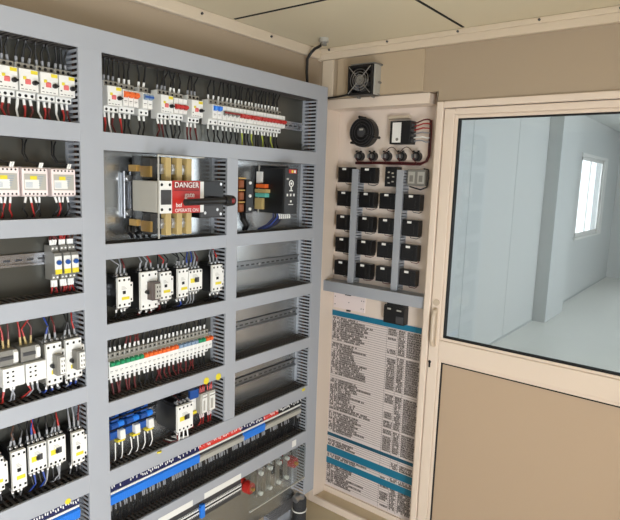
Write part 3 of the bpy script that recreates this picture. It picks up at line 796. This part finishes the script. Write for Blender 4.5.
# ================================================================== ROW 4: 24 single breakers
zu, zl, zc = 1.186, .980, 1.083
colr = [GREEN] * 7 + [ORANGE] * 8 + [BLUEG] * 5 + [GREEN] * 2 + [ORANGE] * 2
names = ['green'] * 7 + ['orange'] * 8 + ['grey-blue'] * 5 + ['green'] * 2 + ['orange'] * 2
for i in range(24):
    x = .931 + i * .0179
    cl = 'm' if i < 7 else 'k' if i < 11 else 'm' if i < 21 else 'k'
    breaker(x, x + .0179, zc, 1, colr[i], ordinal(i) + ' single breaker from the left in the fourth middle bay, ' + names[i] + ' toggle', 'single breakers in the fourth middle bay', zu, zl,
            'm' if 4 <= i < 8 else 'k', cl, tz=(.006, .0245))

# ================================================================== ROW 5: relays
zu, zl = .935, .750
g = 'blue plug-in relays in the fifth middle bay'
for a, b, lb in ((.944, .988, 'leftmost blue plug-in relay beside the post'), (1.001, 1.045, 'middle blue plug-in relay'), (1.056, 1.100, 'rightmost blue plug-in relay, next to the black contactor')):
    x = (a + b) / 2; t = thing('plug_in_relay', (x, PY, .868), lb, 'relay', g)
    m = MB(); m.prism([(0, -.045), (-.03, -.045), (-.045, -.035), (-.045, -.012), (-.03, -.008), (-.03, .030), (0, .030)], -.021, .021, DBLUE); part(t, 'socket', m, .001)
    m = MB(); m.box(-.019, .008, -.050, -.012, .026, .050, DBLUE); m.box(-.019, -.006, -.0505, -.012, .044, .052, BLACK); part(t, 'relay', m, .001)
    m = MB(); m.cyl((-.021, -.045, .010), (.026, -.045, .013), .0105, DBLUE, 14); m.cyl((.004, -.0452, .0115), (.024, -.0455, .0130), .0112, BLUE, 14); part(t, 'retaining_clip', m, label='bright blue clip')
    m = MB(); m.prism([(-.045, -.036), (-.066, -.036), (-.062, -.006), (-.045, -.006)], .004, .023, WHITE); part(t, 'marker', m, .0008, label='white marker tag')
    m = MB(); m.box(-.006, .022, -.062, -.044, -.044, -.037, YEL); part(t, 'test_button', m)
    for i in range(3): wire(t, -.008 + i * .013, -.046, zl - .868, -.052, c='wkw'[i], r=.0017, sl=.01, jit=.004)
    for i in range(2): wire(t, -.012 + i * .012, .051, zu - .870, -.035, c='km'[i], jit=.002)
for z, y, r in ((.906, -.0545, .003), (.8648, -.048, .002)):
    m = MB(); m.cyl((.925 - RX, y, z), (1.118 - RX, y, z), r, W_BLACK, 8); part(rack, 'jumper_bar', m, label='black jumper bar')
contactor(1.148, 1.214, .815, .908, 'white-faced contactor with black body in the fifth middle bay', None, zu - .005, zl, aux=False, yel=True, wide4=True, cu='kmkk', cl='mwww', dep=.135)
t = thing('latching_relay', (1.240, PY, .868), 'black relay behind the white-faced contactor in the fifth bay', 'relay')
m = MB(); m.box(-.020, .016, -.06, -.002, -.055, .048, BLACK); part(t, 'housing', m, .002)
m = MB(); m.cyl((-.008, -.06, -.005), (-.008, -.068, -.005), .014, DGREY, 16); part(t, 'dial', m)
for i in range(3): wire(t, -.016 + i * .014, .048, zu - .868, -.03, c='mkr'[i]); wire(t, -.016 + i * .014, -.056, zl - .868, -.03, c='mkk'[i])
t = thing('plug_in_relay', (1.283, PY, .866), 'blue-topped relay with yellow-green foot behind the white contactor', 'relay')
m = MB(); m.box(-.021, .021, -.045, -.002, -.050, .010, WHITE); m.box(-.02, -.008, -.048, -.04, -.048, .0, LGREY); part(t, 'socket', m, .001)
m = MB(); m.box(-.020, .021, -.060, -.002, .011, .045, DBLUE); part(t, 'relay', m, .001)
m = MB(); m.box(-.021, .016, -.055, -.044, -.052, -.042, YEL); part(t, 'test_button', m)
for i in range(3): wire(t, -.012 + i * .012, -.052, zl - .866, -.035, c='rmr'[i], r=.0024, sleeve=ORANGE); wire(t, -.012 + i * .012, .046, zu - .866, -.035, c='kgk'[i])
g = 'grey and white interface relays in the fifth middle bay'
for a, b, lb in ((1.311, 1.343, 'left of two grey interface relays beside the middle post'), (1.347, 1.383, 'right of two grey interface relays beside the middle post')):
    x = (a + b) / 2; W = b - a; t = thing('interface_relay', (x, PY, .846), lb, 'relay', g)
    m = MB(); m.box(-W / 2, W / 2, -.062, -.002, -.04, .040, LGREY); part(t, 'housing', m, .001)
    m = MB(); m.box(-W / 2 + .008, W / 2 - .002, -.066, -.062, -.036, .034, WHITE); m.box(-W / 2 + .008, W / 2 - .002, -.0664, -.065, .022, .026, MGREY); m.box(-W / 2 + .011, W / 2 - .012, -.0664, -.065, -.028, .012, LGREY); part(t, 'front_cover', m, .001)
    for i in range(3): wire(t, (i - 1) * .009, -.041, zl - .846, -.05, c='rmr'[i], sleeve=PINK, r=.0018, sl=.018); wire(t, (i - 1) * .009, .041, zu - .846, -.05, c='rrm'[i], sleeve=PINKR, r=.0018, sl=.02)

# ================================================================== BOTTOM: busbar box
bb = thing('busbar_box', (1.755, PY, .375), 'clear-covered busbar box with red insulators at the bottom of the rack', 'busbar')
m = MB(); m.box(-.19, .182, -.086, -.083, -.082, .088, ACRYL); part(bb, 'clear_cover', m, label='clear acrylic cover')
m = MB(); m.box(-.19, .182, -.0875, -.080, -.086, -.081, LGREY); part(bb, 'cover_edge', m)
for x in (-.172, .118):
    m = MB(); m.tube([(x, 0, .012), (x, -.02, .012), (x, -.03, .012), (x, -.045, .012), (x, -.075, .012)], [.027, .027, .02, .027, .024], RED, 16); io = part(bb, 'insulator', m, label='red insulator')
    m = MB(); m.cyl((x, -.09, .012), (x, -.07, .012), .008, BRASS, 8); part(io, 'bolt', m, label='brass bolt')
for k, x in enumerate((-.105, -.045, .015, .07)):
    m = MB(); m.box(x - .012, x + .012, -.06, -.052, -.06, .078, STEEL); bo = part(bb, 'busbar', m, .001)
    for z in (-.042, .052):
        m = MB(); m.cyl((x, -.075, z), (x, -.058, z), .0095, W_WHITE, 8); part(bo, 'bolt', m, label='pale hex bolt')
        if z > 0: m = MB(); m.cyl((x + .012, -.072, z + .018), (x + .012, -.055, z + .018), .008, STEEL, 8); part(bo, 'bolt', m)
for x in (-.105, .07):
    m = MB(); m.box(x - .02, x + .02, -.052, -.0, -.05, -.03, DGREY); part(bb, 'busbar_support', m)

BACK = None
# conduit and things on the floor under the rack
px, py = 1.962, 1.545
pts, rr = [], []
n = 44
for i in range(n + 1):
    z = .0 + .155 * i / n; pts.append((0, 0, z)); rr.append(.034 if i % 2 else .0295)
m = MB(); m.tube(pts, rr, DGREY, 20)
t = thing('flexible_conduit', (px, py, .001), 'dark corrugated conduit standing below the right corner of the rack', 'conduit'); part(t, 'hose', m)
m = MB(); m.tube([(-.04, .0, .160), (-.015, 0, .168), (0, 0, .152)], [.018, .020, .026], STEEL, 12); part(t, 'elbow', m)
m = MB(); m.ring((0, 0, .095), .0345, .003, W_WHITE, 'z'); part(t, 'cable_tie', m, label='white cable tie')
m = MB()
for i in range(18): m.box(-.10 + i * .0115, -.094 + i * .0115, -.03, .03, .058, .061, DUCT)
m.box(-.102, .108, -.032, -.029, 0, .06, DUCT); m.box(-.102, .108, .029, .032, 0, .06, DUCT); m.box(-.102, .108, -.032, .032, 0, .003, DUCT)
t = link('duct_offcut', m.mesh('duct_offcut'), None, (1.945, 1.64, .001)); t.rotation_euler = (0, 0, 0)
tag(t, 'short grey offcut of slotted duct on the floor under the rack', 'duct')
m = MB()
for k in range(2): m.ring((0, 0, .01 + k * .018), .075 - .004 * k, .009, W_BLACK, 'z', 32, 8)
t = link('cable_coil', m.mesh('cable_coil'), None, (2.06, 1.43 + .06, .0), smooth=True); tag(t, 'small black cable coil on the floor beside the conduit', 'cable')
t.location = (1.82, 1.52, 0)

# ================================================================== INSTRUMENT PANEL in the front wall
ip = thing('instrument_panel', (XB, 0, 0), 'tall white recessed instrument panel between the rack and the glazed door', 'panel', rz=-PI / 2)
# local x = -Y, local y = +X (depth)
BK = .100
m = MB(); m.box(-1.65, -1.0565, BK, BK + .008, .002, 2.076, PANELW); part(ip, 'back_panel', m)
m = MB()
m.box(-1.651, -1.620, -.004, BK, .002, 2.076, FRAME); m.box(-1.0605, -1.0565, .004, BK, .002, 2.076, FRAME); m.box(-1.62, -1.090, -.004, BK, 2.032, 2.076, FRAME)
part(ip, 'surround', m, .003)
m = MB(); m.box(-1.62, -1.061, .0, BK, .002, .030, SILL); m.box(-1.62, -1.061, -.004, .010, .002, .040, FRAME); m.box(-1.62, -1.061, BK - .012, BK, .03, .062, FRAME); part(ip, 'sill', m, .002)


def pbox(m, y1, y0, x0, x1, z0, z1, mt): m.box(-y1, -y0, x0 - XB, x1 - XB, z0, z1, mt)


XK = XB + BK   # front of back panel
# grey horizontal duct and two upright ducts
m = MB(); pbox(m, 1.6195, 1.0615, 2.195, XK, 1.150, 1.153, DUCT); pbox(m, 1.6195, 1.0615, 2.195, XK, 1.196, 1.199, DUCT)
d = part(ip, 'wiring_duct', m); m = MB(); pbox(m, 1.6195, 1.0615, 2.190, 2.195, 1.148, 1.201, DUCT); part(d, 'duct_cover', m, .001)
for y1, y0 in ((1.494, 1.461), (1.251, 1.218)):
    m = MB(); pbox(m, y1, y0, XK - .002, XK, 1.201, 1.755, DUCT)
    for yy in (y1, y0 + .002):
        n = 40
        for i in range(n):
            z = 1.203 + (i + .5) * .55 / n; pbox(m, yy, yy - .002, 2.222, XK - .002, z - .0042, z + .0042, DUCT)
    d = part(ip, 'wiring_duct', m); m = MB(); pbox(m, y1 + .0008, y0 - .0008, 2.218, 2.222, 1.201, 1.755, DUCT); part(d, 'duct_cover', m, .001)


BACK = -.0006


def on_panel(name, y, z, label, cat, group=None): return thing(name, (XK, y, z), label, cat, group, -PI / 2)


rown = ['top', 'second', 'third', 'fourth', 'bottom']
coln = ['first', 'second', 'third', 'fourth']
g = 'black control blocks on the instrument panel'
for r, z in enumerate((1.726, 1.611, 1.495, 1.383, 1.268)):
    for c, y in enumerate((1.540, 1.411, 1.298, 1.172)):
        if r == 0 and c >= 2: continue
        t = on_panel('control_block', y, z + .001, f'black control block in the {rown[r]} row, {coln[c]} column of the white panel', 'switch', g)
        def body():
            m = MB(); m.box(-.043, .041, -.048, -.012, -.037, .036, BLACK); m.box(-.036, .036, -.012, 0, -.028, .028, DGREY); m.box(.022, .041, -.053, -.048, -.030, .030, BLACK)
            m.box(-.037, .018, -.0505, -.048, -.026, .018, BLACK); return m
        part(t, 'housing', cached('control_block_body', body), .0015)
        part(t, 'tab', cached('control_block_tab', lambda: MB().box(-.016, .004, -.0512, -.046, .022, .032, W_WHITE)), label='small white tab')
        m = MB(); j = random.uniform(-.01, .01); m.tube([(-.01 + j, -.03, -.033), (.0 + j, -.036, -.044), (.02 + j, -.02, -.048), (.035, -.012, -.040)], .0018, random.choice((W_DRED, W_BLACK)), 6); part(t, 'wire', m)
t = on_panel('timer_relay', 1.288, 1.723, 'black relay with white terminals at the top of the right upright duct', 'relay')
m = MB(); m.box(-.03, .03, -.048, 0, -.045, .045, BLACK); part(t, 'housing', m, .0015)
m = MB()
for x, z in ((-.010, .02), (.010, .016), (-.012, -.004), (.012, -.022), (-.008, -.028), (.014, .0)): m.box(x - .005, x + .005, -.0495, -.047, z - .003, z + .003, LGREY)
part(t, 'terminals', m)
t = on_panel('grey_module', 1.163, 1.722, 'grey-green terminal module right of the right upright duct', 'module')
m = MB(); m.box(-.044, .044, -.04, 0, -.036, .036, MGREY); part(t, 'housing', m, .002)
m = MB()
for x in (-.022, .024): m.box(x - .016, x + .016, -.043, -.04, -.026, .026, LGREY); m.box(x - .009, x + .009, -.044, -.043, -.018, .010, MGREY)
part(t, 'cover', m, .001)
m = MB(); m.tube([(.03, -.03, .04), (.052, -.03, .036), (.056, -.03, .0), (.05, -.03, -.04), (.02, -.03, -.052), (-.035, -.03, -.04)], .0035, W_BLACK, 7); part(t, 'cable', m)
# pilot devices
g = 'round pilot lamp backs under the black fan'
for i, y in enumerate((1.482, 1.408, 1.331, 1.255, 1.178)):
    t = on_panel('pilot_lamp', y, 1.816, coln[i] + ' round black pilot lamp back from the left, on the white panel' if i < 4 else 'rightmost round black pilot lamp back on the white panel', 'lamp', g)
    def lamp():
        m = MB(); m.cyl((0, 0, 0), (0, -.028, 0), .0205, BLACK, 20); m.cyl((0, -.028, 0), (0, -.042, 0), .014, DGREY, 16); return m
    part(t, 'body', cached('lamp_body', lamp), .001)
    def term():
        m = MB()
        for s in (-1, 1): m.box(s * .008 - .003, s * .008 + .003, -.050, -.042, -.008, .008, STEEL); m.box(s * .012 - .004, s * .012 + .004, -.03, -.022, .018, .026, BLACK)
        return m
    part(t, 'terminals', cached('lamp_terms', term))
    m = MB(); m.tube([(0, -.044, -.008), (.004, -.05, -.018), (.006, -.024, -.03)], .002, W_DRED, 6); part(t, 'wire', m)
BACK = None
for a, b in ((1.331, 1.255), (1.255, 1.178)):
    m = MB(); pts = [(XK - .045, a + (b - a) * k / 8, 1.826 + .030 * math.sin(PI * k / 8)) for k in range(9)]; m.tube(pts, .002, W_BROWN, 6)
    t = link('link_wire', m.mesh('link_wire')); tag(t, 'thin brown wire arching between ' + ('the middle and fourth' if a > 1.3 else 'the last two') + ' pilot lamps', 'wire')
m = MB()
for k in range(3): m.tube([(XK - .014 - .003 * (k % 2), 1.505, 1.781 + .004 * k), (XK - .016, 1.40, 1.783 + .003 * k), (XK - .016, 1.26, 1.781 + .004 * k), (XK - .016, 1.16, 1.779 + .004 * k), (XK - .018, 1.125 + .004 * k, 1.795), (XK - .018, 1.114 + .004 * k, 1.82), (XK - .020, 1.112 + .004 * k, 1.93), (XK - .02, 1.114 + .004 * k, 1.972)], .0032, (W_DRED, W_BLACK, W_DRED)[k], 7)
t = link('wire_bundle', m.mesh('wire_bundle')); tag(t, 'dark red wire bundle running beneath the pilot lamps and up the right side', 'wire')
BACK = -.0006
# back of the round fan
t = on_panel('round_fan', 1.455, 1.926, 'round black fan on the white panel left of the black power supply', 'fan')
m = MB(); m.tube([(0, 0, 0), (0, -.012, 0), (0, -.046, 0), (0, -.052, 0)], [.064, .068, .068, .064], BLACK, 32); part(t, 'housing', m)
m = MB()
for R in (.022, .038, .052, .064): m.ring((0, -.054, 0), R, .0017, DGREY, 'y', 32, 6)
for k in range(3):
    a = PI / 2 + k * 2 * PI / 3 + .2; m.cyl((0, -.055, 0), (.074 * math.cos(a), -.053, .074 * math.sin(a)), .003, BLACK, 8)
part(t, 'finger_guard', m)
m = MB(); m.cyl((0, -.052, 0), (0, -.058, 0), .022, DGREY, 20); part(t, 'hub', m)
for k in range(3):
    a = PI / 2 + .2 + k * 2 * PI / 3; m = MB(); m.cyl((.072 * math.cos(a), -.056, .072 * math.sin(a)), (.072 * math.cos(a), 0, .072 * math.sin(a)), .006, BLACK, 10); part(t, 'mounting_lug', m)
m = MB(); m.box(-.008, .012, -.0590, -.054, .008, .016, LGREY); part(t, 'rating_label', m)
# power supply
t = on_panel('power_supply', 1.245, 1.920, 'black box with white label and coloured wires at the panel top', 'power supply')
m = MB(); m.box(-.057, .047, -.052, 0, -.051, .051, BLACK); part(t, 'housing', m, .002)
m = MB(); m.box(-.044, .000, -.0532, -.052, -.044, .044, W_WHITE); m.cyl((-.018, -.0538, -.030), (-.018, -.053, -.030), .007, MGREY, 10); part(t, 'label_plate', m, label='white printed label')
m = MB()
for z in (-.036, -.014, .008, .030): m.box(.047, .058, -.045, -.02, z - .007, z + .007, DGREY)
part(t, 'terminals', m)
m = MB(); m.cyl((-.066, -.03, .026), (-.057, -.03, .026), .005, BLACK, 8); part(t, 'knob', m)
for i, (z, c) in enumerate(((.040, W_DRED), (.026, W_RED), (.010, W_RED), (-.006, W_GREY), (-.024, W_WHITE), (-.038, W_GREY))):
    m = MB(); m.tube([(.056, -.033, z), (.075, -.040, z + .002), (.10, -.040, z + .012 - .002 * i), (.116, -.034, z + .015 - .004 * i), (.127, -.026, z + .012 - .003 * i)], .0030, c, 7); part(t, 'wire', m)
BACK = None
m = MB(); m.box(-.09, .02, -.02, 0, .064, .078, CREAM); part(ip, 'mounting_rail', m, .002, loc=(-1.245, BK, 1.920))
BACK = -.0006
# lower recess: metal plate, black relay socket, printed sheet
t = on_panel('terminal_cover', 1.513, 1.090, 'white metal cover plate above the printed sheet', 'cover')
m = MB(); m.box(-.095, .095, -.006, 0, -.038, .044, PINK); part(t, 'plate', m, .001)
m = MB()
for x, z in ((-.085, .02), (-.085, -.02), (.075, .02), (.075, -.02), (.088, .02), (.088, -.02), (0, 0)): m.cyl((x, -.0075, z), (x, -.006, z), .003, MGREY, 8)
part(t, 'screws', m)
m = MB(); m.box(-.022, .012, -.012, -.002, .036, .050, HOLE); part(t, 'latch', m, label='black latch'); m = MB(); m.box(-.012, .010, -.010, -.002, -.046, -.038, DGREY); part(t, 'catch', m)
t = on_panel('relay_socket', 1.228, 1.098, 'black relay socket over the right end of the blue band', 'relay')
m = MB(); m.box(-.060, .050, -.045, -.004, -.058, .024, BLACK); m.box(-.042, .048, -.05, 0, .024, .046, BLACK); m.box(-.066, -.056, -.03, -.02, .02, .026, BLACK); part(t, 'housing', m, .002)
m = MB(); m.box(-.040, -.022, -.0465, -.044, .008, .016, LGREY); m.box(.010, .034, -.0465, -.044, .006, .013, LGREY); part(t, 'terminals', m)
m = MB(); m.box(.008, .046, -.047, -.044, -.052, -.018, DGREY); part(t, 'side_clip', m, .001)

sh = on_panel('wiring_schedule', 1.365, .55, 'printed wiring schedule with blue bands covering the lower recess', 'printed sheet')
m = MB(); m.box(-.250, .262, -.0022, -.0008, .066 - .55, 1.040 - .55, PAPER); part(sh, 'sheet', m)
m = MB()
rng = random.Random(3)
X0, X1 = -.248, .258
def q(m, xa, xb, za, zb, mt, y=-.0026): m.box(xa, xb, y, -.0020, za - .55, zb - .55, mt)
rowh = .0114; z = 1.004; k = 0
gaps = {11, 27, 28, 44, 58}
while z - rowh > .070:
    if not any(b0 - .004 < z - rowh / 2 < b1 + .004 for b0, b1 in ((.348, .372), (.254, .296), (.194, .228))):
        q(m, X0, X1, z - .0010, z + .0004, INK)
        if k not in gaps:
            desc = .055 + .05 * (.5 + .5 * math.sin(k * .31)) + rng.uniform(-.02, .03) + (.08 if rng.random() < .14 else 0)
            for a, b, dens in ((-.244, -.226, .75), (-.218, -.203, .8), (-.196, -.196 + max(.03, desc + .03), .9), (.085, .128, .93 if rng.random() < .8 else 0), (.142, .172, .92), (.188, .256, 1 if (k < 60 or k % 2) else .8)):
                x = a
                while x < b:
                    wd = rng.uniform(.003, .007)
                    if rng.random() < dens: q(m, x, min(x + wd, b + .004), z - rowh * rng.uniform(.84, .94), z - rowh * rng.uniform(.12, .24), INK)
                    x += wd + rng.uniform(.0005, .0022)
    z -= rowh; k += 1
for x in (.078, .136, .178): q(m, x - .0005, x + .0005, .07, 1.006, INK)
part(sh, 'printed_rows', m, label='dark grey rows of print')
for z0, z1, mt in ((1.008, 1.036, BAND), (.350, .368, DBAND), (.255, .294, BAND), (.193, .227, BAND)):
    m = MB(); q(m, -.250, .262, z0, z1, mt, -.0030); part(sh, 'blue_band', m, label='blue printed band')

# square fan above the recess
BACK = None
t = thing('square_fan', (XB - .0125, 1.402, 2.141), 'square black fan with wire guard above the white panel', 'fan', None, -PI / 2)
FD = -.055
m = MB()
h = .064
for a, b, c, d in ((-h, h, h - .010, h), (-h, h, -h, -h + .010), (-h, -h + .010, -h + .01, h - .01), (h - .010, h, -h + .01, h - .01)): m.box(a, b, FD, 0, c, d, BLACK)
m.tube([(0, FD, 0), (0, -.002, 0)], .002, BLACK, 6)
for i in range(4):
    sx_, sz_ = (1 if i % 2 else -1), (1 if i < 2 else -1)
    m.box(min(sx_ * .040, sx_ * .055), max(sx_ * .040, sx_ * .055), FD, -.002, min(sz_ * .040, sz_ * .055), max(sz_ * .040, sz_ * .055), BLACK)
m.box(-h, h, -.004, 0, -h, h, HOLE)
part(t, 'frame', m, .002)
m = MB()
for k in range(7):
    a = 2 * PI * k / 7
    p = [(.018 * math.cos(a), FD + .012, .018 * math.sin(a)), (.051 * math.cos(a + .25), FD + .010, .051 * math.sin(a + .25)), (.051 * math.cos(a + .75), FD + .032, .051 * math.sin(a + .75)), (.018 * math.cos(a + .6), FD + .030, .018 * math.sin(a + .6))]
    b = len(m.v); mi = m.mi(DGREY); m.v += p + [(x, y + .0015, z) for x, y, z in p]
    for f in ((0, 1, 2, 3), (7, 6, 5, 4), (0, 4, 5, 1), (1, 5, 6, 2), (2, 6, 7, 3), (3, 7, 4, 0)): m.f.append(tuple(b + i for i in f)); m.m.append(mi)
part(t, 'impeller', m)
m = MB(); m.cyl((0, FD + .004, 0), (0, -.01, 0), .022, MGREY, 20); part(t, 'hub', m)
m = MB()
for R in (.022, .034, .046): m.ring((0, FD - .004, 0), R, .0013, STEEL, 'y', 32, 6)
for i in range(4):
    a = PI / 4 + i * PI / 2; m.cyl((.018 * math.cos(a), FD - .004, .018 * math.sin(a)), (.080 * math.cos(a), FD - .003, .080 * math.sin(a)), .0019, STEEL, 8)
part(t, 'wire_guard', m, label='bright wire guard')
m = MB()
for x, z in ((-.03, -h - .004), (.045, -h - .004), (.078, .065), (.076, -.01), (.07, -.06)): m.cyl((x, -.02, z), (x, 0, z), .005, MGREY, 8)
part(t, 'bracket_bolts', m)
m = MB(); m.box(-h + .012, h + .01, FD - .002, 0, h + .002, h + .006, MGREY); m.box(h + .002, h + .010, FD + .01, 0, -h, h, LGREY); part(t, 'bracket', m, .001)

# cables at the corner
m = MB(); m.tube([(1.988, 1.516, 2.297), (2.02, 1.56, 2.286), (2.045, 1.61, 2.284), (2.043, 1.63, 2.268), (2.030, 1.64, 2.24), (2.029, 1.64, 2.18), (2.035, 1.64, 2.135), (2.06, 1.64, 2.11), (2.075, 1.64, 2.06)], .0065, W_BLACK, 8)
t = thing('ceiling_cable', (0, 0, 0), 'black cable dropping from the ceiling gland to behind the rack corner', 'cable'); part(t, 'cable', m, smooth=True)
m = MB(); m.cyl((1.988, 1.516, 2.3065), (1.988, 1.516, 2.29), .02, LGREY, 16); m.cyl((1.988, 1.516, 2.29), (1.988, 1.516, 2.276), .013, MGREY, 12); part(t, 'gland', m, label='grey cable gland')
m = MB(); m.tube([(2.10, 1.655, 2.05), (2.14, 1.640, 2.078), (2.165, 1.60, 2.084), (2.162, 1.55, 2.086), (2.150, 1.50, 2.088), (2.145, 1.485, 2.092)], .005, W_BLACK, 8)
t = link('fan_cable', m.mesh('fan_cable'), smooth=True); tag(t, 'short black cable running from the rack corner to the square fan', 'cable')
